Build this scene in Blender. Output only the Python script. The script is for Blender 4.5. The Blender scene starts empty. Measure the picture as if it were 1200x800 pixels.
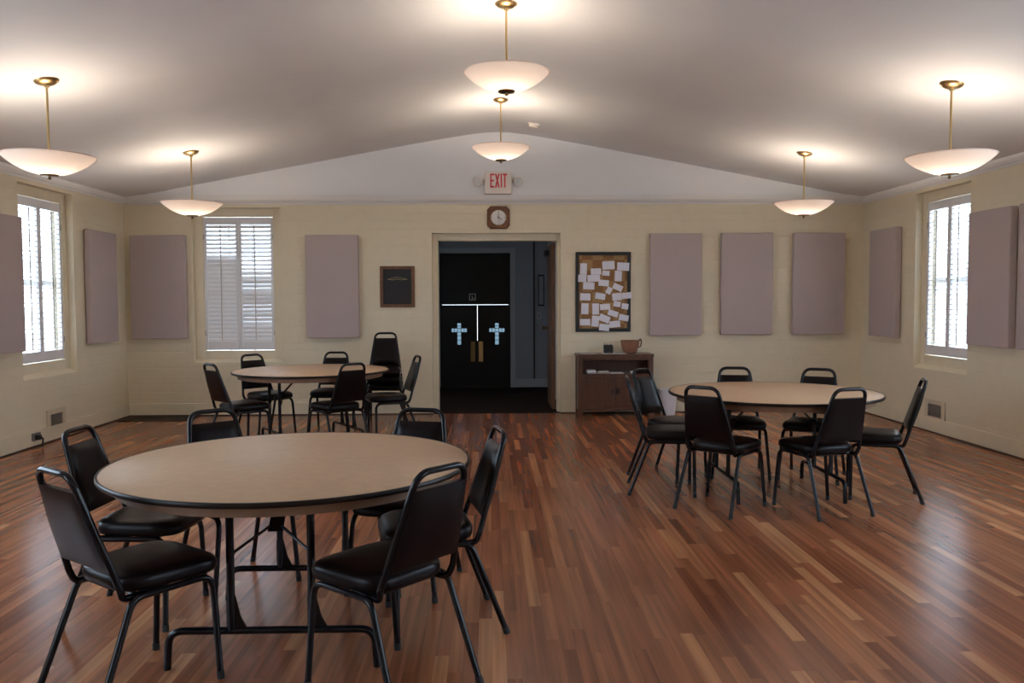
import bpy, bmesh, math, random
from mathutils import Vector, Matrix
random.seed(7)
S = bpy.context.scene
COL = S.collection
PI = math.pi

# ------------------------------------------------------------------ helpers
def new_obj(name, bm, mats, parent=None, smooth=False, angle=40):
    me = bpy.data.meshes.new(name)
    bmesh.ops.recalc_face_normals(bm, faces=bm.faces[:])
    bm.to_mesh(me); bm.free()
    for m in (mats if isinstance(mats, (list, tuple)) else [mats]):
        me.materials.append(m)
    if smooth:
        for p in me.polygons: p.use_smooth = True
        if angle:
            me.set_sharp_from_angle(angle=math.radians(angle))
    o = bpy.data.objects.new(name, me); COL.objects.link(o)
    if parent: o.parent = parent
    return o

def tag(o, label, cat, group=None):
    o['label'] = label; o['category'] = cat
    if group: o['group'] = group
    return o

def thing(name, label, cat, loc=(0, 0, 0), rz=0, group=None):
    o = bpy.data.objects.new(name, None); COL.objects.link(o)
    o.empty_display_size = .1
    o.location = loc; o.rotation_euler = (0, 0, rz)
    return tag(o, label, cat, group)

def struct(o):
    o['kind'] = 'structure'; return o

def dup(root, loc=None, rz=None, label=None, group=None):
    r = root.copy(); COL.objects.link(r)
    if loc is not None: r.location = loc
    if rz is not None: r.rotation_euler = (0, 0, rz)
    if label: r['label'] = label
    if group: r['group'] = group
    for ch in list(root.children):
        c = ch.copy(); COL.objects.link(c); c.parent = r
        for g in list(ch.children):
            d = g.copy(); COL.objects.link(d); d.parent = c
    return r

def box(bm, x0, x1, y0, y1, z0, z1, bevel=0, seg=2, mi=0):
    v = [bm.verts.new((x, y, z)) for z in (z0, z1) for y in (y0, y1) for x in (x0, x1)]
    idx = [(0, 1, 3, 2), (4, 6, 7, 5), (0, 4, 5, 1), (2, 3, 7, 6), (0, 2, 6, 4), (1, 5, 7, 3)]
    fs = [bm.faces.new([v[i] for i in f]) for f in idx]
    for f in fs: f.material_index = mi
    if bevel:
        es = list({e for f in fs for e in f.edges})
        bmesh.ops.recalc_face_normals(bm, faces=fs)
        r = bmesh.ops.bevel(bm, geom=es, offset=bevel, segments=seg, profile=.6, affect='EDGES')
        for f in r['faces']: f.material_index = mi
    return v

def fillet(pts, rad, seg=6):
    pts = [Vector(p) for p in pts]
    out = [pts[0]]
    for i in range(1, len(pts) - 1):
        r = rad[i] if isinstance(rad, (list, tuple)) else rad
        a, b, c = pts[i - 1], pts[i], pts[i + 1]
        d1 = (a - b); d2 = (c - b)
        l1, l2 = d1.length, d2.length
        d1.normalize(); d2.normalize()
        ang = d1.angle(d2)
        if r <= 0 or ang > PI - .02:
            out.append(b); continue
        t = min(r / math.tan(ang / 2), l1 * .49, l2 * .49)
        p0 = b + d1 * t; p1 = b + d2 * t
        for k in range(seg + 1):
            s = k / seg
            out.append(p0 * (1 - s) ** 2 + b * 2 * s * (1 - s) + p1 * s ** 2)
    out.append(pts[-1])
    return out

def tube(bm, pts, r, seg=10, caps=True, mi=0):
    pts = [Vector(p) for p in pts]
    n = len(pts)
    T = []
    for i in range(n):
        a = pts[max(i - 1, 0)]; b = pts[min(i + 1, n - 1)]
        T.append((b - a).normalized())
    ref = Vector((0, 0, 1)) if abs(T[0].z) < .9 else Vector((1, 0, 0))
    N = T[0].cross(ref).normalized()
    rings = []
    for i in range(n):
        if i:
            q = T[i - 1].rotation_difference(T[i]); N = (q @ N).normalized()
        B = T[i].cross(N).normalized()
        rr = r[i] if isinstance(r, (list, tuple)) else r
        rings.append([bm.verts.new(pts[i] + (N * math.cos(2 * PI * k / seg) + B * math.sin(2 * PI * k / seg)) * rr) for k in range(seg)])
    for i in range(n - 1):
        for k in range(seg):
            f = bm.faces.new((rings[i][k], rings[i][(k + 1) % seg], rings[i + 1][(k + 1) % seg], rings[i + 1][k]))
            f.material_index = mi
    if caps:
        bm.faces.new(list(reversed(rings[0]))).material_index = mi
        bm.faces.new(rings[-1]).material_index = mi
    return rings

def lathe(bm, prof, seg=32, c=(0, 0, 0), mi=0):
    """prof: list of (r, z); r==0 makes a pole."""
    rings = []
    for r, z in prof:
        if r <= 1e-6:
            rings.append([bm.verts.new((c[0], c[1], c[2] + z))])
        else:
            rings.append([bm.verts.new((c[0] + r * math.cos(2 * PI * k / seg), c[1] + r * math.sin(2 * PI * k / seg), c[2] + z)) for k in range(seg)])
    for a, b in zip(rings, rings[1:]):
        for k in range(seg):
            k2 = (k + 1) % seg
            if len(a) == 1 and len(b) == 1: continue
            if len(a) == 1: f = bm.faces.new((a[0], b[k2], b[k]))
            elif len(b) == 1: f = bm.faces.new((a[k], a[k2], b[0]))
            else: f = bm.faces.new((a[k], a[k2], b[k2], b[k]))
            f.material_index = mi
    return rings

def prism(bm, poly, y0, y1, mi=0):
    """poly in x,z extruded along y"""
    a = [bm.verts.new((x, y0, z)) for x, z in poly]
    b = [bm.verts.new((x, y1, z)) for x, z in poly]
    n = len(poly)
    bm.faces.new(a).material_index = mi
    bm.faces.new(list(reversed(b))).material_index = mi
    for i in range(n):
        bm.faces.new((a[i], b[i], b[(i + 1) % n], a[(i + 1) % n])).material_index = mi

def B(): return bmesh.new()

# ------------------------------------------------------------------ materials
def mat(name):
    m = bpy.data.materials.new(name); m.use_nodes = True
    nt = m.node_tree
    b = nt.nodes['Principled BSDF']
    return m, nt, b

def simple(name, col, rough=.5, metal=0, spec=.5, coat=0, noise=0, nscale=30, bump=0, bscale=200):
    m, nt, b = mat(name)
    b.inputs['Base Color'].default_value = (*col, 1)
    b.inputs['Roughness'].default_value = rough
    b.inputs['Metallic'].default_value = metal
    b.inputs['Specular IOR Level'].default_value = spec
    b.inputs['Coat Weight'].default_value = coat
    tc = nt.nodes.new('ShaderNodeTexCoord')
    if noise:
        n = nt.nodes.new('ShaderNodeTexNoise'); n.inputs['Scale'].default_value = nscale
        n.inputs['Detail'].default_value = 4
        nt.links.new(tc.outputs['Object'], n.inputs['Vector'])
        r = nt.nodes.new('ShaderNodeValToRGB')
        r.color_ramp.elements[0].color = (*[c * (1 - noise) for c in col], 1)
        r.color_ramp.elements[1].color = (*[min(1, c * (1 + noise)) for c in col], 1)
        r.color_ramp.elements[0].position = .3; r.color_ramp.elements[1].position = .7
        nt.links.new(n.outputs['Fac'], r.inputs['Fac'])
        nt.links.new(r.outputs['Color'], b.inputs['Base Color'])
    if bump:
        n2 = nt.nodes.new('ShaderNodeTexNoise'); n2.inputs['Scale'].default_value = bscale
        n2.inputs['Detail'].default_value = 3
        nt.links.new(tc.outputs['Object'], n2.inputs['Vector'])
        bp = nt.nodes.new('ShaderNodeBump'); bp.inputs['Strength'].default_value = bump
        bp.inputs['Distance'].default_value = .002
        nt.links.new(n2.outputs['Fac'], bp.inputs['Height'])
        nt.links.new(bp.outputs['Normal'], b.inputs['Normal'])
    return m

def wood(name, c1, c2, rough=.4, scale=(3, 3, 40), coat=0):
    m, nt, b = mat(name)
    tc = nt.nodes.new('ShaderNodeTexCoord'); mp = nt.nodes.new('ShaderNodeMapping')
    mp.inputs['Scale'].default_value = scale
    nt.links.new(tc.outputs['Object'], mp.inputs['Vector'])
    n = nt.nodes.new('ShaderNodeTexNoise'); n.inputs['Scale'].default_value = 1.5
    n.inputs['Detail'].default_value = 6; n.inputs['Distortion'].default_value = .6
    nt.links.new(mp.outputs['Vector'], n.inputs['Vector'])
    r = nt.nodes.new('ShaderNodeValToRGB')
    r.color_ramp.elements[0].color = (*c1, 1); r.color_ramp.elements[1].color = (*c2, 1)
    r.color_ramp.elements[0].position = .3; r.color_ramp.elements[1].position = .7
    nt.links.new(n.outputs['Fac'], r.inputs['Fac'])
    nt.links.new(r.outputs['Color'], b.inputs['Base Color'])
    b.inputs['Roughness'].default_value = rough
    b.inputs['Coat Weight'].default_value = coat
    return m

def M(nt, op, a, b=None):
    n = nt.nodes.new('ShaderNodeMath'); n.operation = op
    for i, v in enumerate((a, b)):
        if v is None: continue
        if isinstance(v, (int, float)): n.inputs[i].default_value = v
        else: nt.links.new(v, n.inputs[i])
    return n.outputs[0]

def floor_material():
    m, nt, b = mat('oak_strip_floor')
    tc = nt.nodes.new('ShaderNodeTexCoord'); sp = nt.nodes.new('ShaderNodeSeparateXYZ')
    nt.links.new(tc.outputs['Object'], sp.inputs[0])
    X, Y = sp.outputs['X'], sp.outputs['Y']
    xr = M(nt, 'DIVIDE', X, .057)
    row = M(nt, 'FLOOR', xr)
    wn = nt.nodes.new('ShaderNodeTexWhiteNoise'); wn.noise_dimensions = '1D'
    nt.links.new(row, wn.inputs['W'])
    wo = nt.nodes.new('ShaderNodeTexWhiteNoise'); wo.noise_dimensions = '1D'
    nt.links.new(M(nt, 'ADD', row, 317.5), wo.inputs['W'])
    off = M(nt, 'MULTIPLY', wo.outputs['Value'], 17.3)
    ln = M(nt, 'ADD', M(nt, 'MULTIPLY', wn.outputs['Value'], .9), .55)
    yr = M(nt, 'DIVIDE', M(nt, 'ADD', Y, off), ln)
    cell = M(nt, 'FLOOR', yr)
    cb = nt.nodes.new('ShaderNodeCombineXYZ')
    nt.links.new(row, cb.inputs[0]); nt.links.new(cell, cb.inputs[1])
    w2 = nt.nodes.new('ShaderNodeTexWhiteNoise'); w2.noise_dimensions = '2D'
    nt.links.new(cb.outputs[0], w2.inputs['Vector'])
    ramp = nt.nodes.new('ShaderNodeValToRGB')
    el = ramp.color_ramp.elements
    el[0].position = 0; el[0].color = FLOOR[0]
    el[1].position = 1; el[1].color = FLOOR[4]
    for p, c in ((.2, FLOOR[1]), (.62, FLOOR[2]), (.88, FLOOR[3])):
        e = el.new(p); e.color = c
    nt.links.new(w2.outputs['Value'], ramp.inputs['Fac'])
    # grain, stretched along the board and shifted from board to board
    cv = nt.nodes.new('ShaderNodeCombineXYZ')
    nt.links.new(M(nt, 'MULTIPLY', X, 60), cv.inputs[0])
    nt.links.new(M(nt, 'ADD', M(nt, 'MULTIPLY', Y, 1.3), M(nt, 'MULTIPLY', w2.outputs['Value'], 91)), cv.inputs[1])
    g = nt.nodes.new('ShaderNodeTexNoise'); g.inputs['Scale'].default_value = 1; g.inputs['Detail'].default_value = 2
    g.inputs['Distortion'].default_value = .4
    nt.links.new(cv.outputs[0], g.inputs['Vector'])
    mr = nt.nodes.new('ShaderNodeMapRange'); mr.inputs['From Min'].default_value = .3; mr.inputs['From Max'].default_value = .7
    mr.inputs['To Min'].default_value = .94; mr.inputs['To Max'].default_value = 1.06
    nt.links.new(g.outputs['Fac'], mr.inputs['Value'])
    # seams
    fx = M(nt, 'FRACT', xr); fy = M(nt, 'FRACT', yr)
    ex = M(nt, 'LESS_THAN', M(nt, 'ABSOLUTE', M(nt, 'SUBTRACT', fx, .5)), .484)
    ey = M(nt, 'LESS_THAN', M(nt, 'ABSOLUTE', M(nt, 'SUBTRACT', fy, .5)), .4985)
    seam = M(nt, 'ADD', M(nt, 'MULTIPLY', M(nt, 'MULTIPLY', ex, ey), .2), .8)
    # broad wear
    nb = nt.nodes.new('ShaderNodeTexNoise'); nb.inputs['Scale'].default_value = .9; nb.inputs['Detail'].default_value = 3
    nt.links.new(tc.outputs['Object'], nb.inputs['Vector'])
    wear = nt.nodes.new('ShaderNodeMapRange')
    wear.inputs['From Min'].default_value = .3; wear.inputs['From Max'].default_value = .7
    wear.inputs['To Min'].default_value = .88; wear.inputs['To Max'].default_value = 1.1
    nt.links.new(nb.outputs['Fac'], wear.inputs['Value'])
    cs = nt.nodes.new('ShaderNodeCombineXYZ')
    nt.links.new(M(nt, 'ADD', M(nt, 'MULTIPLY', X, 24), M(nt, 'MULTIPLY', w2.outputs['Value'], 57)), cs.inputs[0])
    nt.links.new(M(nt, 'ADD', M(nt, 'MULTIPLY', Y, .8), M(nt, 'MULTIPLY', w2.outputs['Value'], 33)), cs.inputs[1])
    gs = nt.nodes.new('ShaderNodeTexNoise'); gs.inputs['Scale'].default_value = 1; gs.inputs['Detail'].default_value = 2
    gs.inputs['Distortion'].default_value = .25
    nt.links.new(cs.outputs[0], gs.inputs['Vector'])
    ms = nt.nodes.new('ShaderNodeMapRange'); ms.inputs['From Min'].default_value = .3; ms.inputs['From Max'].default_value = .72
    ms.inputs['To Min'].default_value = .72; ms.inputs['To Max'].default_value = 1.42
    nt.links.new(gs.outputs['Fac'], ms.inputs['Value'])
    f = M(nt, 'MULTIPLY', M(nt, 'MULTIPLY', M(nt, 'MULTIPLY', mr.outputs[0], ms.outputs[0]), seam), wear.outputs[0])
    vm = nt.nodes.new('ShaderNodeVectorMath'); vm.operation = 'SCALE'
    nt.links.new(ramp.outputs['Color'], vm.inputs[0]); nt.links.new(f, vm.inputs['Scale'])
    nt.links.new(vm.outputs[0], b.inputs['Base Color'])
    b.inputs['Roughness'].default_value = .24
    b.inputs['Specular IOR Level'].default_value = .38
    return m

def brick_paint(name, col):
    """painted brickwork: one colour, courses only as relief"""
    m, nt, b = mat(name)
    b.inputs['Base Color'].default_value = (*col, 1); b.inputs['Roughness'].default_value = .55
    b.inputs['Specular IOR Level'].default_value = .35
    g = nt.nodes.new('ShaderNodeNewGeometry'); sp = nt.nodes.new('ShaderNodeSeparateXYZ')
    nt.links.new(g.outputs['Position'], sp.inputs[0])
    cb = nt.nodes.new('ShaderNodeCombineXYZ')
    nt.links.new(M(nt, 'ADD', sp.outputs['X'], sp.outputs['Y']), cb.inputs[0]); nt.links.new(sp.outputs['Z'], cb.inputs[1])
    br = nt.nodes.new('ShaderNodeTexBrick')
    br.inputs['Scale'].default_value = 1
    br.inputs['Mortar Size'].default_value = .006; br.inputs['Mortar Smooth'].default_value = .9
    br.inputs['Brick Width'].default_value = .40; br.inputs['Row Height'].default_value = .10
    nt.links.new(cb.outputs[0], br.inputs['Vector'])
    n = nt.nodes.new('ShaderNodeTexNoise'); n.inputs['Scale'].default_value = 9; n.inputs['Detail'].default_value = 5
    nt.links.new(g.outputs['Position'], n.inputs['Vector'])
    h = M(nt, 'ADD', M(nt, 'MULTIPLY', br.outputs['Fac'], -1.0), M(nt, 'MULTIPLY', n.outputs['Fac'], .8))
    bp = nt.nodes.new('ShaderNodeBump'); bp.inputs['Strength'].default_value = .35; bp.inputs['Distance'].default_value = .004
    nt.links.new(h, bp.inputs['Height']); nt.links.new(bp.outputs['Normal'], b.inputs['Normal'])
    mx = nt.nodes.new('ShaderNodeMapRange'); mx.inputs['To Min'].default_value = .96; mx.inputs['To Max'].default_value = 1.04
    nt.links.new(n.outputs['Fac'], mx.inputs['Value'])
    vm = nt.nodes.new('ShaderNodeVectorMath'); vm.operation = 'SCALE'; vm.inputs[0].default_value = col
    nt.links.new(mx.outputs[0], vm.inputs['Scale']); nt.links.new(vm.outputs[0], b.inputs['Base Color'])
    return m

def emit(name, col, s):
    m = bpy.data.materials.new(name); m.use_nodes = True; nt = m.node_tree; nt.nodes.clear()
    e = nt.nodes.new('ShaderNodeEmission'); e.inputs[0].default_value = (*col, 1); e.inputs[1].default_value = s
    o = nt.nodes.new('ShaderNodeOutputMaterial'); nt.links.new(e.outputs[0], o.inputs[0]); return m

def bowl_glass():
    m = bpy.data.materials.new('opal_glass'); m.use_nodes = True; nt = m.node_tree; nt.nodes.clear()
    o = nt.nodes.new('ShaderNodeOutputMaterial')
    d = nt.nodes.new('ShaderNodeBsdfDiffuse'); d.inputs[0].default_value = (.84, .72, .66, 1)
    t = nt.nodes.new('ShaderNodeBsdfTranslucent'); t.inputs[0].default_value = (.95, .80, .72, 1)
    mx = nt.nodes.new('ShaderNodeMixShader'); mx.inputs[0].default_value = BOWL_TRANS
    nt.links.new(d.outputs[0], mx.inputs[1]); nt.links.new(t.outputs[0], mx.inputs[2])
    gl = nt.nodes.new('ShaderNodeBsdfGlossy'); gl.inputs['Roughness'].default_value = .12
    m2 = nt.nodes.new('ShaderNodeMixShader'); m2.inputs[0].default_value = .05
    nt.links.new(mx.outputs[0], m2.inputs[1]); nt.links.new(gl.outputs[0], m2.inputs[2])
    nt.links.new(m2.outputs[0], o.inputs[0]); return m

def pane_glass(name='window_glass', tint=(.95, .97, 1, 1)):
    m = bpy.data.materials.new(name); m.use_nodes = True; nt = m.node_tree; nt.nodes.clear()
    o = nt.nodes.new('ShaderNodeOutputMaterial')
    t = nt.nodes.new('ShaderNodeBsdfTransparent'); t.inputs[0].default_value = tint
    gl = nt.nodes.new('ShaderNodeBsdfGlossy'); gl.inputs['Roughness'].default_value = .02
    mx = nt.nodes.new('ShaderNodeMixShader'); mx.inputs[0].default_value = .06
    nt.links.new(t.outputs[0], mx.inputs[1]); nt.links.new(gl.outputs[0], mx.inputs[2]); nt.links.new(mx.outputs[0], o.inputs[0])
    return m

def cork():
    m, nt, b = mat('cork_tiles')
    tc = nt.nodes.new('ShaderNodeTexCoord')
    n = nt.nodes.new('ShaderNodeTexNoise'); n.inputs['Scale'].default_value = 60; n.inputs['Detail'].default_value = 4
    nt.links.new(tc.outputs['Object'], n.inputs['Vector'])
    mp = nt.nodes.new('ShaderNodeMapping'); mp.inputs['Rotation'].default_value = (PI / 2, 0, 0)
    nt.links.new(tc.outputs['Object'], mp.inputs['Vector'])
    c = nt.nodes.new('ShaderNodeTexChecker'); c.inputs['Scale'].default_value = 7.5
    c.inputs['Color1'].default_value = (.30, .15, .06, 1); c.inputs['Color2'].default_value = (.42, .25, .11, 1)
    nt.links.new(mp.outputs[0], c.inputs['Vector'])
    mr = nt.nodes.new('ShaderNodeMapRange'); mr.inputs['To Min'].default_value = .3; mr.inputs['To Max'].default_value = 1.5
    nt.links.new(n.outputs['Fac'], mr.inputs['Value'])
    vm = nt.nodes.new('ShaderNodeVectorMath'); vm.operation = 'SCALE'
    nt.links.new(c.outputs['Color'], vm.inputs[0]); nt.links.new(mr.outputs[0], vm.inputs['Scale'])
    nt.links.new(vm.outputs[0], b.inputs['Base Color']); b.inputs['Roughness'].default_value = .9
    return m

# ---- look parameters
FLOOR = [(.175, .054, .023, 1), (.235, .078, .034, 1), (.285, .100, .044, 1), (.325, .124, .054, 1), (.47, .21, .095, 1)]
BOWL_TRANS = .105
LAMP_L = 340
SKY = (.72, .86, 1.0)
SKY_S = 5.5
EXPO = 0.58

m_floor = floor_material()
m_wall = brick_paint('cream_painted_brick', (.78, .695, .515))
m_cream = simple('cream_paint', (.78, .695, .515), .5, noise=.03, nscale=8)
m_white = simple('white_gable_paint', (.77, .77, .79), .7, noise=.015, nscale=3)
m_ceil = simple('off_white_ceiling_paint', (.70, .69, .70), .75, noise=.015, nscale=3)
m_corn = simple('white_trim_paint', (.76, .74, .72), .45, noise=.01)
m_shut = simple('white_shutter_paint', (.80, .79, .79), .35, noise=.01)
m_panel = simple('mauve_acoustic_fabric', (.50, .415, .40), .95, spec=.2, noise=.06, nscale=240, bump=.4, bscale=500)
m_rod = simple('greyish_tan_rod_paint', (.52, .47, .42), .5, noise=.05)  # greyish tan, darker than the shutter paint
m_vinyl = simple('black_brown_vinyl', (.008, .0045, .0045), .30, spec=.16, noise=.15, nscale=40, bump=.15, bscale=350)
m_frame = simple('black_enamel_tube', (.006, .006, .008), .16, spec=.3, noise=.05)
m_rubber = simple('black_rubber', (.012, .012, .012), .7, noise=.1)
m_tabletop = simple('tan_laminate', (.63, .43, .265), .42, spec=.4, noise=.05, nscale=25)
m_tabedge = simple('dark_edge_band', (.016, .010, .008), .35, spec=.2, noise=.1)
m_apron = wood('tan_hardboard', (.19, .10, .055), (.24, .135, .075), .6, (6, 6, 2))
m_brass = simple('brushed_brass', (.62, .45, .22), .28, 1.0, noise=.06)
m_dark_brass = simple('antique_brass', (.30, .20, .10), .32, 1.0, noise=.08)
m_bowl = bowl_glass()
m_glass = pane_glass()
m_tint = pane_glass('smoked_blue_glass', (.24, .29, .32, 1))
m_cab = wood('dark_cherry_wood', (.062, .021, .010), (.110, .041, .019), .38, (22, 22, 2.5), .15)
m_frame_wood = wood('walnut_frame', (.115, .045, .018), (.20, .085, .035), .4, (14, 14, 14))
m_black = simple('black_paint', (.008, .008, .009), .45, noise=.1)
m_blackwood = simple('black_moulding', (.012, .011, .012), .4, noise=.1)
m_door_dark = simple('black_door_paint', (.006, .006, .008), .5, noise=.1)
m_carpet = simple('dark_brown_carpet', (.022, .013, .010), .98, spec=.1, noise=.3, nscale=150, bump=.5)
m_vest = simple('grey_blue_wall_paint', (.42, .46, .52), .6, noise=.03, nscale=6)
m_vest_trim = simple('pale_grey_trim', (.58, .62, .68), .5, noise=.02)
m_note = simple('white_note_paper', (.80, .79, .86), .8, noise=.05, nscale=70)
m_paper = simple('white_paper', (.74, .73, .73), .8, noise=.03)
m_cork = cork()
m_red = simple('red_lettering', (.62, .03, .045), .5, noise=.04)
m_signbox = simple('cream_plastic', (.80, .73, .66), .4, noise=.02)
m_lens = simple('clear_lamp_lens', (.72, .72, .70), .15, spec=.7, noise=.2, nscale=120, bump=.5)
m_clockface = simple('white_clock_face', (.82, .80, .78), .3, noise=.02)
m_terra = simple('terracotta_clay', (.28, .125, .072), .7, noise=.2, nscale=40, bump=.4, bscale=90)
m_terra_dark = simple('dark_clay_rim', (.16, .07, .04), .7, noise=.2, nscale=40)
m_bin = simple('white_bin_plastic', (.74, .72, .74), .4, noise=.02)
m_vent = simple('cream_vent_metal', (.66, .58, .43), .45, noise=.03)
m_ventdark = simple('dark_vent_slats', (.22, .19, .16), .55, noise=.1)
m_register = simple('dark_bronze_register', (.035, .022, .016), .5, .3, noise=.1)
m_steel = simple('dull_steel', (.30, .30, .31), .35, .9, noise=.1)
m_plaque = simple('black_engraved_plate', (.010, .010, .013), .3, noise=.15, nscale=60)
m_gold = simple('gold_engraving', (.50, .40, .22), .4, .6, noise=.1)
m_door_wood = wood('brown_door_wood', (.11, .05, .025), (.17, .08, .04), .45, (12, 12, 2))
m_book_a = simple('grey_blue_cover', (.42, .42, .47), .6, noise=.05)
m_book_b = simple('buff_cover', (.44, .36, .27), .6, noise=.05)
m_cardred = simple('brown_card', (.22, .11, .07), .7, noise=.1)
m_gap = simple('dark_gap_strip', (.05, .025, .015), .6, noise=.1)  # dark colour stands for the shaded gap below the baseboards
m_whiteplate = simple('white_plastic_plate', (.55, .57, .60), .4, noise=.02)

# ------------------------------------------------------------------ room
XL, XR, D, ZC = -4.503, 4.707, 10.388, 2.614
XM = (XL + XR) / 2
Y0 = -2.6
WT = .26          # wall thickness

def ceil_z(x):
    return 3.50 - .188 * (math.sqrt((x - XM) ** 2 + .09) - .3)

def wall_bm(u0, u1, z0, z1, holes, place):
    """rectangular wall with rectangular holes; place(u,w,z) -> world, w = depth 0..WT"""
    bm = B()
    us = sorted({u0, u1, *[h for H in holes for h in H[:2]]})
    zs = sorted({z0, z1, *[h for H in holes for h in H[2:]]})
    def solid(i, j):
        if not (0 <= i < len(us) - 1 and 0 <= j < len(zs) - 1): return False
        um, zm = (us[i] + us[i + 1]) / 2, (zs[j] + zs[j + 1]) / 2
        return not any(a < um < b and c < zm < d for a, b, c, d in holes)
    cache = {}
    def v(i, j, w):
        k = (i, j, w)
        if k not in cache: cache[k] = bm.verts.new(place(us[i], w * WT, zs[j]))
        return cache[k]
    for i in range(len(us) - 1):
        for j in range(len(zs) - 1):
            if not solid(i, j): continue
            for w in (0, 1):
                bm.faces.new((v(i, j, w), v(i + 1, j, w), v(i + 1, j + 1, w), v(i, j + 1, w)))
            for (di, dj, a, b) in ((-1, 0, (i, j), (i, j + 1)), (1, 0, (i + 1, j), (i + 1, j + 1)), (0, -1, (i, j), (i + 1, j)), (0, 1, (i, j + 1), (i + 1, j + 1))):
                if not solid(i + di, j + dj):
                    bm.faces.new((v(*a, 0), v(*b, 0), v(*b, 1), v(*a, 1)))
    return bm

ZB = 2.67
WIN_Z = (.665, 2.575)
BW = (-3.683, -2.588)                      # window in the end wall
LW = [(8.09, 9.13), (3.1, 5.5), (-.9, 1.5)]  # per side wall: shuttered window, then two unseen ones added for daylight
RW = [(8.06, 9.10), (3.1, 5.5), (-.9, 1.5)]
DOOR = (-.724, .879, 0, 2.26)

bm = B(); box(bm, XL - WT, XR + WT, Y0 - WT, D + .01, -.15, 0)
struct(new_obj('floor', bm, m_floor))
struct(new_obj('wall_back', wall_bm(XL - WT, XR + WT, 0, ZB, [DOOR, (*BW, *WIN_Z)], lambda u, w, z: (u, D + w, z)), m_wall))
struct(new_obj('wall_left', wall_bm(Y0, D, 0, ZB, [(*h, *WIN_Z) for h in LW], lambda u, w, z: (XL - w, u, z)), m_wall))
struct(new_obj('wall_right', wall_bm(Y0, D, 0, ZB, [(*h, *WIN_Z) for h in RW], lambda u, w, z: (XR + w, u, z)), m_wall))
struct(new_obj('wall_front', wall_bm(XL - WT, XR + WT, 0, 2.70, [], lambda u, w, z: (u, Y0 - w, z)), m_wall))
N = 60
xs = [XL - WT + (XR - XL + 2 * WT) * i / N for i in range(N + 1)]
bm = B()
prism(bm, [(XL - WT, 2.70), (XR + WT, 2.70)] + [(x, max(2.702, ceil_z(x) + .01)) for x in reversed(xs)], Y0 - WT, Y0)
struct(new_obj('wall_front_gable', bm, m_white))
# gable above the end wall
bm = B()
prism(bm, [(XL - WT, ZB), (XR + WT, ZB)] + [(x, max(ZB + .002, ceil_z(x) + .01)) for x in reversed(xs)], D - .004, D + WT)
struct(new_obj('wall_gable', bm, m_white))
# ceiling
bm = B()
lo = [(x, ceil_z(x)) for x in xs]
prism(bm, lo + [(x, ceil_z(x) + .12) for x in reversed(xs)], Y0 - WT, D + WT)
struct(new_obj('ceiling', bm, m_ceil, smooth=True, angle=30))

# cornices (crown profile), one per wall
def crown(place, u0, u1, top, name):
    prof = [(0, ZC), (.012, ZC), (.014, ZC + .018), (.03, ZC + .03), (.045, ZC + .055), (.05, top), (0, top)]
    bm = B()
    a = [bm.verts.new(place(u0, w, z)) for w, z in prof]; b = [bm.verts.new(place(u1, w, z)) for w, z in prof]
    n = len(prof)
    for i in range(n): bm.faces.new((a[i], b[i], b[(i + 1) % n], a[(i + 1) % n]))
    bm.faces.new(a); bm.faces.new(b)
    return struct(new_obj(name, bm, m_corn))
crown(lambda u, w, z: (XL + w, u, z), Y0, D, 2.70, 'trim_1')
crown(lambda u, w, z: (XR - w, u, z), Y0, D, 2.70, 'trim_2')
crown(lambda u, w, z: (u, D - w, z), XL, XR, 2.725, 'trim_3')

# baseboards with a dark strip painting in the shaded gap at the floor
def baseboard(name, segs, place):
    bm = B(); bs = B()
    for u0, u1 in segs:
        for (w1, z0, z1, target) in ((.018, .014, .155, bm), (.024, 0, .014, bs)):
            vv = [place(u, w, z) for z in (z0, z1) for w in (0, w1) for u in (u0, u1)]
            v = [target.verts.new(p) for p in vv]
            for f in ((0, 1, 3, 2), (4, 6, 7, 5), (0, 4, 5, 1), (2, 3, 7, 6), (0, 2, 6, 4), (1, 5, 7, 3)):
                target.faces.new([v[i] for i in f])
    o = struct(new_obj(name, bm, m_cream))
    new_obj('gap_strip', bs, m_gap, o)
baseboard('baseboard_left', [(Y0, D)], lambda u, w, z: (XL + w, u, z))
baseboard('baseboard_right', [(Y0, D)], lambda u, w, z: (XR - w, u, z))
baseboard('baseboard_back', [(XL, DOOR[0]), (DOOR[1], XR)], lambda u, w, z: (u, D - w, z))

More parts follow.
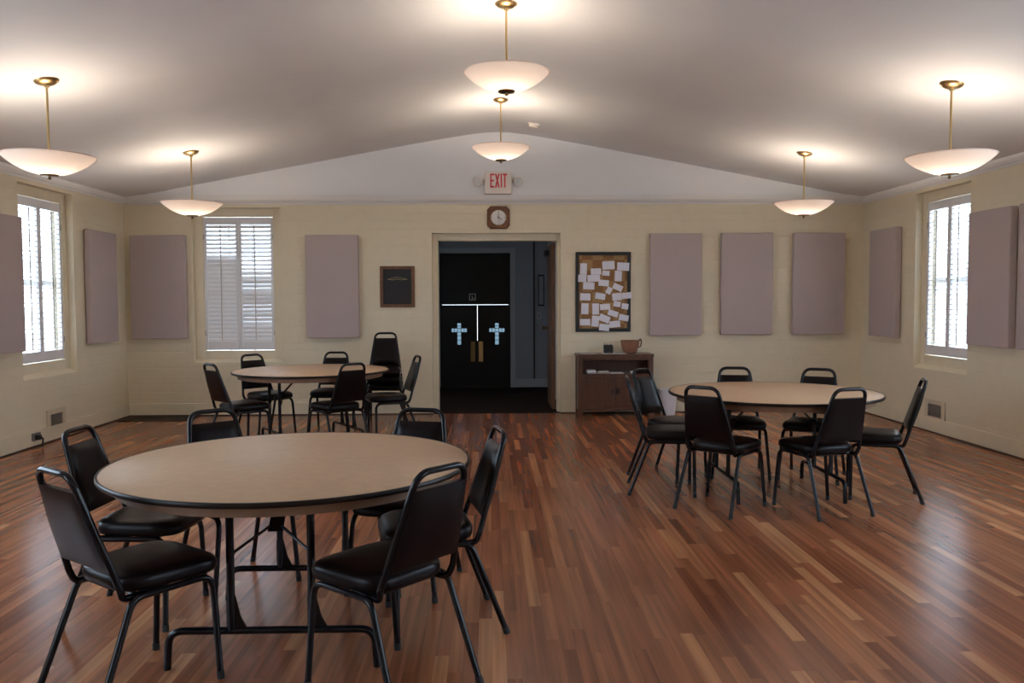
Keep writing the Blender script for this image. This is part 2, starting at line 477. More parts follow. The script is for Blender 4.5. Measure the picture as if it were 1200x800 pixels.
# ------------------------------------------------------------------ windows and shutters
WH = WIN_Z[1] - WIN_Z[0]
def make_window(n, width, loc, rz):
    """local: x along the wall, y outwards, z up from the opening's bottom"""
    hw = width / 2
    inn = .43; zi0, zi1 = .142, WH - .105
    bm = B()
    y0, y1 = .075, .15
    box(bm, -hw, -inn, y0, y1, 0, WH, .006); box(bm, inn, hw, y0, y1, 0, WH, .006)
    box(bm, -inn, inn, y0, y1, 0, zi0, .006); box(bm, -inn, inn, y0, y1, zi1, WH, .006)
    f = struct(new_obj(f'window_{n}', bm, m_cream))
    f.location = loc; f.rotation_euler = (0, 0, rz)
    # sash: stiles, rails, meeting rail, one muntin each
    bm = B()
    sy0, sy1 = .185, .225
    box(bm, -hw, -hw + .09, sy0, sy1, 0, WH); box(bm, hw - .09, hw, sy0, sy1, 0, WH)
    box(bm, -hw + .09, hw - .09, sy0, sy1, 0, .09); box(bm, -hw + .09, hw - .09, sy0, sy1, WH - .07, WH)
    box(bm, -hw + .09, hw - .09, sy0 - .01, sy1, WH * .5 - .03, WH * .5 + .03)
    for sx in (-.15, .15):
        box(bm, sx - .012, sx + .012, sy0 + .005, sy1 - .01, .09, WH * .5 - .03)
        box(bm, sx - .012, sx + .012, sy0 + .005, sy1 - .01, WH * .5 + .03, WH - .07)
    new_obj('sash', bm, m_corn, f)
    bm = B(); box(bm, -hw + .08, hw - .08, .203, .207, .08, WH - .06)
    new_obj('glass_pane', bm, m_glass, f)
    # sloped plaster sill
    bm = B()
    poly = [(-.004, -.012), (.08, .028), (.08, -.03), (-.004, -.03)]
    a = [bm.verts.new((-hw, y, z)) for y, z in poly]; b = [bm.verts.new((hw, y, z)) for y, z in poly]
    for i in range(4): bm.faces.new((a[i], b[i], b[(i + 1) % 4], a[(i + 1) % 4]))
    bm.faces.new(a); bm.faces.new(b)
    s = new_obj('window_sill', bm, m_cream, f); s.location = (0, 0, .012)
    return f

def make_added_window(n, width, loc, rz):
    """double glazed window added out of view in the near half to bring daylight"""
    hw = width / 2
    bm = B(); t = .06
    for (a, b, c, e) in ((-hw, -hw + t, 0, WH), (hw - t, hw, 0, WH), (-hw + t, hw - t, 0, t), (-hw + t, hw - t, WH - t, WH), (-t / 2, t / 2, t, WH - t), (-hw + t, -t / 2, WH * .5 - .02, WH * .5 + .02), (t / 2, hw - t, WH * .5 - .02, WH * .5 + .02)):
        box(bm, a, b, .12, .18, c, e)
    f = struct(new_obj(f'window_{n}', bm, m_corn)); f.location = loc; f.rotation_euler = (0, 0, rz)  # unseen window, added as a daylight source
    bm = B(); box(bm, -hw + .05, hw - .05, .148, .152, .05, WH - .05); new_obj('glass_pane', bm, m_glass, f)
    return f

def make_shutter(label, loc, rz, ang):
    """pair of louvred leaves; ang(leaf,row) in degrees; louvers' outer edge tipped up"""
    root = thing('plantation_shutter', label, 'shutter', loc, rz, 'louvered window shutters')
    zi0, zi1 = .142, WH - .105
    H = zi1 - zi0
    for leaf, cx in ((0, -.2155), (1, .2155)):
        w = .2143; y0, y1 = .085, .115
        z0, z1 = zi0 + .006, zi1 - .006
        bm = B()
        st = .034
        box(bm, cx - w, cx - w + st, y0, y1, z0, z1, .003); box(bm, cx + w - st, cx + w, y0, y1, z0, z1, .003)
        box(bm, cx - w + st, cx + w - st, y0, y1, z1 - .088, z1, .003); box(bm, cx - w + st, cx + w - st, y0, y1, z0, z0 + .105, .003)
        lf = new_obj('shutter_leaf', bm, m_shut, root)
        # louvers: one part, its slats a pattern
        bm = B()
        a0, a1 = z0 + .105, z1 - .088
        rows = 28; p = (a1 - a0) / rows
        yc = (y0 + y1) / 2
        for r in range(rows):
            zc = a1 - (r + .5) * p
            t = math.radians(ang(leaf, r))
            hwid = .031
            pts = []
            for k in range(10):
                q = 2 * PI * k / 10
                dy, dz = hwid * math.cos(q), (.0036 if t > .9 else .0055) * math.sin(q)
                pts.append((yc + dy * math.cos(t) - dz * math.sin(t), zc + dy * math.sin(t) + dz * math.cos(t)))
            x0, x1 = cx - w + st + .001, cx + w - st - .001
            A = [bm.verts.new((x0, y, z)) for y, z in pts]; Bv = [bm.verts.new((x1, y, z)) for y, z in pts]
            for k in range(10): bm.faces.new((A[k], Bv[k], Bv[(k + 1) % 10], A[(k + 1) % 10]))
            bm.faces.new(A); bm.faces.new(Bv)
        new_obj('louvers', bm, m_shut, lf, smooth=True, angle=60)
        bm = B(); box(bm, cx + (.0 if leaf == 0 else -.01) - .006, cx + (.0 if leaf == 0 else -.01) + .006, y0 - .024, y0 - .014, a0 + .02, a1 - .01, .002)
        new_obj('tilt_rod', bm, m_rod, lf)
    # two hinges on each outer stile
    for sx in (-1, 1):
        for hz in (zi0 + .22, zi1 - .25):
            bm = B(); tube(bm, [(sx * .428, .082, hz - .03), (sx * .428, .082, hz + .03)], .005, 8)
            new_obj('hinge', bm, m_steel, root)
    return root

def back_ang(leaf, r):
    if leaf == 0: return 48 if r < 8 else 79
    if r < 11: return 45
    if r in (11, 12, 14, 15): return 58
    if r in (19, 20, 22, 23): return 66
    return 79
make_window(1, BW[1] - BW[0], ((BW[0] + BW[1]) / 2, D, WIN_Z[0]), 0)
make_shutter('white louvered shutters on end wall window, mostly closed, light through upper slats', ((BW[0] + BW[1]) / 2, D, WIN_Z[0]), 0, back_ang)
n = 2
for i, (a, b) in enumerate(LW):
    loc = (XL, (a + b) / 2, WIN_Z[0])
    (make_window if i == 0 else make_added_window)(n, b - a, loc, PI / 2); n += 1
    if i == 0: make_shutter('white louvered shutters with open slats on left wall, glaring daylight behind', loc, PI / 2, lambda l, r: 3)
for i, (a, b) in enumerate(RW):
    loc = (XR, (a + b) / 2, WIN_Z[0])
    (make_window if i == 0 else make_added_window)(n, b - a, loc, -PI / 2); n += 1
    if i == 0: make_shutter('white louvered shutters with open slats on right wall, glaring daylight behind', loc, -PI / 2, lambda l, r: 3)

# ------------------------------------------------------------------ doorway and vestibule
VY = 13.5
bm = B()
ox0, ox1, oz = DOOR[0], DOOR[1], DOOR[3]
ix0, ix1, iz = -.655, .845, 2.172
ya, yb = D + .10, D + WT + .02
box(bm, ox0, ix0, ya, yb, 0, oz, .004); box(bm, ix1, ox1, ya, yb, 0, oz, .004); box(bm, ix0, ix1, ya, yb, iz, oz, .004)
struct(new_obj('trim_4', bm, m_cream))
bm = B(); box(bm, ox0, ox1, D, D + WT + .02, -.15, .004)
struct(new_obj('trim_5', bm, m_carpet))
bm = B(); box(bm, -2.2, 1.2, D + WT + .02, VY + .2, -.15, .004)
struct(new_obj('floor_vestibule', bm, m_carpet))
VX0, VX1 = -1.5, .93
WT_ = WT
bm = wall_bm(D + WT, VY, 0, 2.9, [(D + .9, D + 1.5, 1.2, 2.0)], lambda u, w, z: (VX0 - w, u, z))
struct(new_obj('wall_vestibule_left', bm, m_vest))
bm = wall_bm(D + WT, VY, 0, 2.9, [], lambda u, w, z: (VX1 + w, u, z))
struct(new_obj('wall_vestibule_right', bm, m_vest))
DX0, DX1, DZ = -.82, .325, 2.185
bm = wall_bm(VX0 - WT, VX1 + WT, 0, 2.9, [(DX0, DX1, 0, DZ)], lambda u, w, z: (u, VY + w, z))
struct(new_obj('wall_vestibule_end', bm, m_vest))
bm = B(); box(bm, VX0 - WT, VX1 + WT, D + WT, VY + WT, 2.9, 3.0)
struct(new_obj('ceiling_vestibule', bm, m_vest))
# casing of the outer doors
bm = B()
box(bm, DX1, DX1 + .085, VY - .03, VY, 0, DZ + .085, .006); box(bm, DX0 - .085, DX0, VY - .03, VY, 0, DZ + .085, .006)
box(bm, DX0, DX1, VY - .03, VY, DZ, DZ + .085, .006)
struct(new_obj('trim_6', bm, m_vest_trim))
bm = B(); box(bm, DX1 + .085, VX1, VY - .02, VY, 0, .14, .004)
struct(new_obj('baseboard_vestibule', bm, m_vest_trim))
bm = B(); box(bm, .70, .722, VY - .03, VY, .14, 2.9)
struct(new_obj('trim_7', bm, m_black))
# vestibule side window added out of the picture to light it
bm = B()
for (a, b, c, d) in ((D + .9, D + .96, 1.2, 2.0), (D + 1.44, D + 1.5, 1.2, 2.0), (D + .96, D + 1.44, 1.2, 1.26), (D + .96, D + 1.44, 1.94, 2.0)):
    box(bm, VX0 - .15, VX0 - .1, a, b, c, d)
struct(new_obj('window_9', bm, m_corn))

# exterior double door: transom panel above two leaves, each with a cross-shaped light
ZT = 1.352; GAP = .003
xc = -.213
bm = B(); box(bm, DX0 + .004, DX1 - .004, VY + .06, VY + .11, ZT, DZ - .004, .004)
d1 = struct(new_obj('door_1', bm, m_door_dark))
bm = B(); box(bm, DX0, DX0 + .03, VY + .112, VY + .13, 0, DZ); box(bm, DX1 - .03, DX1, VY + .112, VY + .13, 0, DZ); box(bm, DX0 + .03, DX1 - .03, VY + .112, VY + .13, DZ - .03, DZ)
struct(new_obj('trim_8', bm, m_black))  # stops added behind the door edges to block bright daylight seams
bm = B(); xs_, zs_ = -.291, 1.478
for (a, b, c, e) in ((-.055, .055, .04, .055), (-.055, .055, -.055, -.04), (-.055, -.04, -.04, .04), (.04, .055, -.04, .04), (-.012, .026, -.026, -.012), (-.012, .002, -.026, .02)):
    box(bm, xs_ + a, xs_ + b, VY + .052, VY + .06, zs_ + c, zs_ + e)
new_obj('door_emblem', bm, m_signbox, d1)

def leaf(name, x0, x1, cx, cz, plate_x, plate_mat):
    t = .022  # half arm thickness of the cross
    t = .030; wx = .124; up = .115; dn = .235
    us = [x0, cx - wx, cx - t, cx + t, cx + wx, x1]
    zs2 = [.006, cz - dn, cz - t, cz + t, cz + up, ZT - GAP]
    hole = lambda i, j: (i == 2 and j in (1, 2, 3)) or (j == 2 and i in (1, 2, 3))
    bm = B(); cache = {}
    def v(i, j, y):
        if (i, j, y) not in cache: cache[(i, j, y)] = bm.verts.new((us[i], VY + .06 + .045 * y, zs2[j]))
        return cache[(i, j, y)]
    ok = lambda i, j: 0 <= i < 5 and 0 <= j < 5 and not hole(i, j)
    for i in range(5):
        for j in range(5):
            if not ok(i, j): continue
            for y in (0, 1): bm.faces.new((v(i, j, y), v(i + 1, j, y), v(i + 1, j + 1, y), v(i, j + 1, y)))
            for di, dj, a, b in ((-1, 0, (i, j), (i, j + 1)), (1, 0, (i + 1, j), (i + 1, j + 1)), (0, -1, (i, j), (i + 1, j)), (0, 1, (i, j + 1), (i + 1, j + 1))):
                if not ok(i + di, j + dj): bm.faces.new((v(*a, 0), v(*b, 0), v(*b, 1), v(*a, 1)))
    o = struct(new_obj(name, bm, m_door_dark))
    bm = B()
    box(bm, cx - t, cx + t, VY + .08, VY + .084, cz - dn, cz + up); box(bm, cx - wx, cx - t, VY + .08, VY + .084, cz - t, cz + t); box(bm, cx + t, cx + wx, VY + .08, VY + .084, cz - t, cz + t)
    # leaded seams
    new_obj('cross_glass', bm, m_tint, o)
    bm = B()
    for z in (cz - .16, cz - .09, cz - t, cz + t, cz + .07): box(bm, cx - t, cx + t, VY + .076, VY + .088, z - .004, z + .004)
    for x in (cx - t, cx + t, cx - .08, cx + .08): box(bm, x - .004, x + .004, VY + .076, VY + .088, cz - t, cz + t)
    new_obj('cross_leading', bm, m_black, o)
    bm = B(); box(bm, plate_x - .036, plate_x + .036, VY + .05, VY + .06, .42, .75, .003)
    new_obj('push_plate', bm, plate_mat, o)
    return o
d2 = leaf('door_2', DX0 + .004, xc - .002, -.511, .935, xc - .075, m_dark_brass)
leaf('door_3', xc + .002, DX1 - .004, .105, .935, xc + .055, m_brass)

bm = B(); box(bm, xc - .02, xc + .02, VY + .108, VY + .122, .006, .76)  # unseen strip added to shut daylight out of the lower gap
new_obj('gap_cover', bm, m_door_dark, d2)
# inner wooden door leaf, folded open into the vestibule on the right
bm = B(); box(bm, .792, .836, D + WT + .04, D + WT + .84, .012, 2.15, .003)
d4 = struct(new_obj('door_4', bm, m_door_wood))
bm = B(); lathe(bm, [(0, 0), (.028, 0), (.03, .01), (.012, .018), (.012, .04), (.028, .055), (.03, .075), (0, .085)], 20)
bmesh.ops.rotate(bm, verts=bm.verts[:], cent=(0, 0, 0), matrix=Matrix.Rotation(-PI / 2, 3, 'Y'))
k = new_obj('door_knob', bm, m_dark_brass, d4, smooth=True); k.location = (.792, D + WT + .77, 1.04)
bm = B(); box(bm, .735, .792, D + WT + .50, D + WT + .76, 2.02, 2.09, .006)
new_obj('door_closer', bm, m_black, d4)

# small dark framed notice and switch in the vestibule
fr = thing('framed_notice', 'small dark framed notice on grey vestibule wall beside the open door', 'frame', (.825, VY, 1.58))
bm = B()
for (a, b, c, d) in ((-.05, .05, -.255, -.23), (-.05, .05, .23, .255), (-.05, -.035, -.23, .23), (.035, .05, -.23, .23)): box(bm, a, b, -.025, 0, c, d)
new_obj('frame', bm, m_blackwood, fr)
bm = B(); box(bm, -.035, .035, -.012, 0, -.23, .23); new_obj('notice_sheet', bm, m_vest, fr)
sw = thing('light_switch', 'small switch plate below the framed notice in the vestibule', 'switch', (.79, VY, 1.17))
bm = B(); box(bm, -.035, .035, -.008, 0, -.058, .058, .003); new_obj('switch_plate', bm, m_whiteplate, sw)
bm = B(); box(bm, -.008, .008, -.02, -.008, -.014, .014, .002); new_obj('toggle', bm, m_blackwood, sw)

# ------------------------------------------------------------------ acoustic panels
def acoustic(label, loc, rz, w=.65, h=1.27, t=.085):
    bm = B(); box(bm, -w / 2, w / 2, -t, -.012, 0, h, .014, 3)
    o = new_obj('acoustic_panel', bm, m_panel, smooth=True, angle=35)
    bm = B(); i = .06
    box(bm, -w / 2 + i, -w / 2 + i + .04, -.012, -.0005, i, h - i); box(bm, w / 2 - i - .04, w / 2 - i, -.012, -.0005, i, h - i)
    box(bm, -w / 2 + i + .04, w / 2 - i - .04, -.012, -.0005, i, i + .04); box(bm, -w / 2 + i + .04, w / 2 - i - .04, -.012, -.0005, h - i - .04, h - i)
    new_obj('mounting_frame', bm, m_apron, o)
    o.location = loc; o.rotation_euler = (0, 0, rz)
    return tag(o, label, 'acoustic panel', 'fabric acoustic panels on the walls')
acoustic('mauve fabric acoustic panel on end wall, in the left corner beside shuttered window', (-4.075, D, .965), 0, .67)
acoustic('mauve fabric acoustic panel on end wall between shuttered window and plaque', (-1.95, D, .965), 0)
acoustic('mauve fabric acoustic panel on end wall just right of the corkboard', (2.315, D, .975), 0)
acoustic('mauve fabric acoustic panel on end wall, middle of the three right of corkboard', (3.21, D, .98), 0)
acoustic('mauve fabric acoustic panel on end wall, last before the right corner', (4.12, D, .978), 0)
acoustic('mauve fabric acoustic panel on left wall, cut by the left picture edge', (XL, 7.68, .955), PI / 2)
acoustic('mauve fabric acoustic panel on left wall between window and far corner', (XL, 9.655, .955), PI / 2)
acoustic('mauve fabric acoustic panel on right wall between window and far corner', (XR, 9.71, .975), -PI / 2)
acoustic('mauve fabric acoustic panel on right wall just nearer than the window', (XR, 7.62, .975), -PI / 2)
acoustic('mauve fabric acoustic panel on right wall, thin sliver at right picture edge', (XR, 6.86, .975), -PI / 2)

# ------------------------------------------------------------------ pendants
LAMP_COL = (1.0, .87, .70)
def make_pendant(label, x, y, zr):
    cz = ceil_z(x)
    g = 'bowl pendant lamps'
    t = thing('bowl_pendant', label, 'ceiling lamp', (x, y, zr), 0, g)
    slope = math.atan((ceil_z(x + .01) - ceil_z(x - .01)) / .02)
    # canopy
    bm = B(); lathe(bm, [(0, -.034), (.03, -.033), (.055, -.026), (.078, -.010), (.084, .006), (0, .006)], 32)
    o = new_obj('canopy', bm, m_brass, t, smooth=True)
    o.location = (0, 0, cz - zr); o.rotation_euler = (0, -slope, 0)
    bm = B(); tube(bm, [(0, 0, -.135), (0, 0, cz - zr - .01)], .008, 10)
    lathe(bm, [(0, cz - zr - .05), (.016, cz - zr - .05), (.018, cz - zr - .02), (0, cz - zr - .02)], 16)
    new_obj('rod', bm, m_brass, t, smooth=True)
    # opal bowl: spherical cap of glass with rolled rim
    R = (.3 ** 2 + .13 ** 2) / (2 * .13)
    prof = []
    for k in range(1, 25):
        a = math.asin(.3 / R) * k / 24
        prof.append((R * math.sin(a), -.13 + R * (1 - math.cos(a))))
    bm = B(); lathe(bm, [(.012, -.13)] + prof, 64)
    bowl = new_obj('glass_bowl', bm, m_bowl, t, smooth=True, angle=0)
    bm = B()
    ring = [(.3 * math.cos(2 * PI * k / 64), .3 * math.sin(2 * PI * k / 64), 0) for k in range(65)]
    tube(bm, ring, .0045, 8, caps=False)
    new_obj('rim', bm, m_bowl, bowl, smooth=True)
    # finial
    bm = B(); lathe(bm, [(0, -.162), (.010, -.160), (.013, -.152), (.009, -.145), (.010, -.141), (.055, -.137), (.062, -.130), (.058, -.124), (0, -.124)], 28)
    new_obj('finial', bm, m_dark_brass, t, smooth=True)
    # round frosted lamp low in the bowl, the only source of the pendant's light
    bm = B(); lathe(bm, [(0, -.034), (.018, -.030), (.030, -.016), (.034, 0), (.030, .016), (.018, .030), (0, .034)], 16, (0, 0, -.045))
    new_obj('bulb', bm, m_bulb, t, smooth=True)
    return t
m_bulb = emit('lit_bulb', LAMP_COL, LAMP_L)
LZ = 2.435
LAMPS = [(-3.07, 5.92, LZ, 'left bowl pendant of the near row, bowl cut by left picture edge'),
         (.122, 5.92, 3.02, 'middle bowl pendant of the near row, hanging highest in the picture'),
         (3.30, 5.92, LZ + .005, 'right bowl pendant of the near row, in front of right window top'),
         (-3.07, 8.70, LZ, 'left bowl pendant of the far row, in front of shuttered end window'),
         (.118, 8.70, 3.005, 'middle bowl pendant of the far row, just above the exit sign'),
         (3.30, 8.70, LZ, 'right bowl pendant of the far row, near the far right corner')]
for x, y, z, lab in LAMPS:
    t = make_pendant(lab, x, y, z)

# ------------------------------------------------------------------ chairs
def make_chair(label):
    t = thing('banquet_chair', label, 'chair', group='black banquet chairs')
    # seat cushion
    def outline(sc, n=56):
        pts = []
        for k in range(n):
            q = 2 * PI * k / n
            c, s = math.cos(q), math.sin(q)
            e = 2 / 4.2
            x = math.copysign(abs(c) ** e, c); y = math.copysign(abs(s) ** e, s)
            w = .196 + .014 * y
            pts.append((x * w * sc[0], .012 + y * .200 * sc[1]))
        return pts
    bm = B(); rings = []
    for z, sc in ((.404, .93), (.408, .975), (.420, .998), (.436, 1.0), (.450, .985), (.460, .95), (.467, .88), (.472, .72), (.4745, .45)):
        zz = z
        rings.append([bm.verts.new((x, y, zz - .010 * max(0, (y - .12) / .1) * (z > .44))) for x, y in outline((sc, sc))])
    n = len(rings[0])
    for a, b in zip(rings, rings[1:]):
        for k in range(n): bm.faces.new((a[k], a[(k + 1) % n], b[(k + 1) % n], b[k]))
    bm.faces.new(list(reversed(rings[0])))
    c = bm.verts.new((0, .01, .4755))
    for k in range(n): bm.faces.new((rings[-1][k], rings[-1][(k + 1) % n], c))
    new_obj('seat', bm, m_vinyl, t, smooth=True, angle=0)
    # backrest pad, lower edge z .493, upper z .785, leaning back
    def bp(v):  # half width, y, z along the back
        return (.168 + (.122 - .168) * v, -.222 + (-.314 + .222) * v - .006 * math.sin(PI * v), .493 + (.785 - .493) * v)
    dirn = Vector((0, -.314 + .222, .785 - .493)).normalized(); nor = Vector((0, dirn.z, -dirn.y))
    bm = B(); U, V = 14, 12
    def grid(front):
        g = []
        for j in range(V + 1):
            v = j / V; w, y, z = bp(v); row = []
            for i in range(U + 1):
                u = -1 + 2 * i / U
                edge = (1 - abs(u) ** 6) * (1 - abs(2 * v - 1) ** 8)
                th = (.008 + .022 * edge) if front else -(.007 + .006 * edge)
                p = Vector((u * w, y, z)) + nor * th
                row.append(bm.verts.new(p))
            g.append(row)
        return g
    f, b = grid(True), grid(False)
    for g in (f, b):
        for j in range(V):
            for i in range(U): bm.faces.new((g[j][i], g[j][i + 1], g[j + 1][i + 1], g[j + 1][i]))
    for i in range(U):
        for j in (0, V): bm.faces.new((f[j][i], f[j][i + 1], b[j][i + 1], b[j][i]))
    for j in range(V):
        for i in (0, U): bm.faces.new((f[j][i], f[j + 1][i], b[j + 1][i], b[j][i]))
    new_obj('backrest', bm, m_vinyl, t, smooth=True, angle=50)
    # back frame: one bent tube, handle loop on top, ends hooking under the seat
    r = .0125
    path = [(-.150, -.03, .390), (-.166, -.185, .390), (-.178, -.200, .435), (-.116, -.328, .8445)]
    full = path + [(-x, y, z) for x, y, z in reversed(path)]
    rad = [0, .03, .03, .066, .066, .03, .03, 0]
    bm = B(); tube(bm, fillet(full, rad, 7), r, 10)
    new_obj('back_frame', bm, m_frame, t, smooth=True)
    # two under-seat bars
    bm = B(); tube(bm, [(-.187, .10, .392), (.187, .10, .392)], .010, 8); tube(bm, [(-.187, -.13, .392), (.187, -.13, .392)], .010, 8)
    new_obj('seat_frame', bm, m_frame, t, smooth=True)
    for s in (-1, 1):
        for foot, knee, top, mid in (((.222, .158, .002), (.194, .162, .340), (.187, .150, .392), (.187, -.002, .392)),
                                     ((.208, -.311, .002), (.192, -.180, .345), (.187, -.160, .392), (.187, .002, .392))):
            q = [(s * foot[0], foot[1], foot[2]), (s * top[0], top[1] + (.004 if foot[1] > 0 else 0), top[2]), (s * mid[0], mid[1], mid[2])]
            bm = B(); tube(bm, fillet(q, [0, .06, 0], 7), r, 10)
            lg = new_obj('leg', bm, m_frame, t, smooth=True)
            d = (Vector(q[1]) - Vector(q[0])).normalized()
            bm = B(); tube(bm, [Vector(q[0]) - Vector((0, 0, .002)), Vector(q[0]) + d * .028], .0145, 10)
            new_obj('foot_cap', bm, m_rubber, lg, smooth=True)
    return t

CH = [  # x, y, heading in degrees, label
 (-1.298, 3.109, -37.7, 'black banquet chair at near left table, front left, seen from behind'),
 (-1.556, 3.784, -93.0, 'black banquet chair at left end of near table, facing right'),
 (-1.252, 4.153, -137.3, 'black banquet chair behind near table on the left, back above table edge'),
 (-.445, 4.060, 166.0, 'black banquet chair behind near table on the right, back above table edge'),
 (-.282, 3.625, 101.7, 'black banquet chair at right end of near table, facing left'),
 (-.414, 3.064, 48.6, 'black banquet chair at near table front right, bright glints on rear legs'),
 (1.340, 6.110, -99.0, 'black banquet chair at left end of right table, seen edge on'),
 (1.478, 6.590, -134.4, 'black banquet chair with blue-lit backrest in front of the cabinet'),
 (1.612, 5.637, -43.9, 'black banquet chair at right table, front left, seen from behind'),
 (2.214, 5.544, 15.9, 'black banquet chair at right table, front right, seen from behind'),
 (2.772, 5.909, 68.8, 'black banquet chair at right end of right table, facing left'),
 (2.000, 6.605, 170.0, 'black banquet chair behind right table, left one of the two'),
 (2.535, 6.455, 149.1, 'black banquet chair behind right table, right one of the two'),
 (-2.350, 7.900, -45.7, 'black banquet chair at left end of far table, back turned to camera'),
 (-2.345, 8.779, -133.5, 'black banquet chair behind far table, under the shuttered window'),
 (-1.735, 9.017, 179.2, 'black banquet chair behind far table, middle, below acoustic panel'),
 (-1.466, 7.865, 39.6, 'black banquet chair in front of far table, seen from behind'),
 (-1.063, 8.509, 109.1, 'black banquet chair at right end of far table, nearest the doorway'),
]
chair0 = make_chair(CH[0][3])
chair0.location = (CH[0][0], CH[0][1], 0); chair0.rotation_euler = (0, 0, math.radians(CH[0][2]))
for x, y, a, lab in CH[1:]:
    dup(chair0, (x, y, 0), math.radians(a), lab)
SL = ['black banquet chair, lowest of the stack against end wall beside doorway',
      'black banquet chair, middle of the stack against end wall beside doorway',
      'black banquet chair on top of the stack by end wall, highest chair back']
for k in range(3):
    dup(chair0, (-1.226 - .003 * k, 9.690 - .068 * k, .0965 * k), math.radians(182.3), SL[k])

# ------------------------------------------------------------------ round folding tables
def make_table(label):
    t = thing('round_table', label, 'table', group='round folding tables')
    R = .762
    bm = B(); lathe(bm, [(0, .722), (R - .012, .722), (R - .010, .7225), (R - .010, .7385), (R - .012, .740), (0, .740)], 128)
    new_obj('tabletop', bm, m_tabletop, t, smooth=True)
    bm = B(); lathe(bm, [(R - .0105, .7195), (R - .003, .721), (R, .726), (R, .735), (R - .003, .7405), (R - .0105, .7408), (R - .0105, .7195)], 128)
    new_obj('edge_band', bm, m_tabedge, t, smooth=True)
    bm = B(); lathe(bm, [(.700, .722), (.700, .676), (.682, .676), (.682, .722)], 96)
    new_obj('apron', bm, m_apron, t, smooth=True)
    for sy in (-1, 1):
        yy = sy * .375
        # foot bar with both ends bent down to the floor, and two uprights with gussets
        bm = B()
        tube(bm, fillet([(-.405, yy, 0), (-.395, yy, .150), (.395, yy, .150), (.405, yy, 0)], [0, .06, .06, 0], 6), .0145, 10)
        new_obj('foot_bar', bm, m_frame, t, smooth=True)
        for sx in (-1, 1):
            xx = sx * .155
            bm = B(); tube(bm, [(xx, yy, .155), (xx, yy, .705)], .0155, 10)
            # flared gusset plate where the upright meets the bar
            prism(bm, [(xx - .004 if sx > 0 else xx - .03, .16), (xx + .03 if sx > 0 else xx + .004, .16)][:0] or
                  [(xx - .016, .158), (xx + .060, .158), (xx + .035, .205), (xx + .016, .285), (xx - .016, .285)], yy - .006, yy + .006)
            new_obj('leg', bm, m_frame, t, smooth=True)
        # cross tube pivoting under the top
        bm = B(); tube(bm, [(-.24, yy, .705), (.24, yy, .705)], .013, 10)
        for sx in (-.25, .22): box(bm, sx, sx + .03, yy - .025, yy + .025, .692, .722)
        new_obj('pivot_bar', bm, m_frame, t, smooth=True)
        # Y brace: a rod from each upright, joined to one flat bar that runs up under the top
        bm = B()
        for sx in (-1, 1):
            tube(bm, fillet([(sx * .155, yy, .40), (sx * .148, yy - sy * .02, .45), (sx * .022, yy - sy * .085, .535)], .02, 4), .006, 8)
        new_obj('brace_rods', bm, m_frame, t, smooth=True)
        bm = B(); ya_, yb_ = yy - sy * .075, yy - sy * .26
        A = [bm.verts.new((x, ya_ + dy, z + dz)) for x, z in ((-.030, .515), (.030, .515)) for dy, dz in ((0, 0), (-sy * .012, .012))]
        Bv = [bm.verts.new((x, yb_ + dy, z + dz)) for x, z in ((-.026, .705), (.026, .705)) for dy, dz in ((0, 0), (-sy * .012, .012))]
        for q in ((0, 1, 3, 2),): bm.faces.new([A[i] for i in q]); bm.faces.new([Bv[i] for i in q])
        for i, j in ((0, 1), (1, 3), (3, 2), (2, 0)): bm.faces.new((A[i], A[j], Bv[j], Bv[i]))
        new_obj('brace_bar', bm, m_frame, t)
    return t
tA = make_table('tan round folding table in the left foreground, nearest the camera')
tA.location = (-.853, 3.555, 0)
dup(tA, (2.089, 6.06, 0), PI / 2, 'tan round folding table on the right side of the room')
dup(tA, (-1.78, 8.265, 0), math.radians(-58), 'tan round folding table at the far left, before the shuttered window')

# ------------------------------------------------------------------ cabinet with its things
CX0, CX1, CYF, CYB, CH_ = 1.064, 1.982, 10.03, 10.37, .762
cab = thing('cabinet', 'dark wooden cabinet with open shelf and two doors under the corkboard', 'cabinet', ((CX0 + CX1) / 2, (CYF + CYB) / 2, 0))
hw, hd = (CX1 - CX0) / 2, (CYB - CYF) / 2
bm = B(); box(bm, -hw - .008, hw + .008, -hd - .006, hd, .728, .762, .005); new_obj('cabinet_top', bm, m_cab, cab)
for s in (-1, 1):
    bm = B()
    a, b = sorted((s * hw, s * (hw - .055)))
    box(bm, a, b, -hd, -hd + .055, 0, .728, .003); box(bm, a, b, hd - .055, hd, 0, .728, .003)
    a, b = sorted((s * (hw - .008), s * (hw - .028)))
    box(bm, a, b, -hd + .055, hd - .055, .07, .728)
    new_obj('side_panel', bm, m_cab, cab)
bm = B(); box(bm, -hw + .028, hw - .028, hd - .02, hd - .008, .07, .728); new_obj('back_panel', bm, m_cab, cab)
bm = B(); box(bm, -hw + .055, hw - .055, -hd + .004, -hd + .03, .690, .728, .002); box(bm, -hw + .055, hw - .055, -hd + .004, -hd + .03, .072, .10, .002)
new_obj('face_rail', bm, m_cab, cab)
bm = B(); box(bm, -hw + .028, hw - .028, -hd + .004, hd - .02, .498, .522, .002); new_obj('shelf', bm, m_cab, cab)
bm = B(); box(bm, -hw + .028, hw - .028, -hd + .03, hd - .02, .072, .09); new_obj('bottom_panel', bm, m_cab, cab)
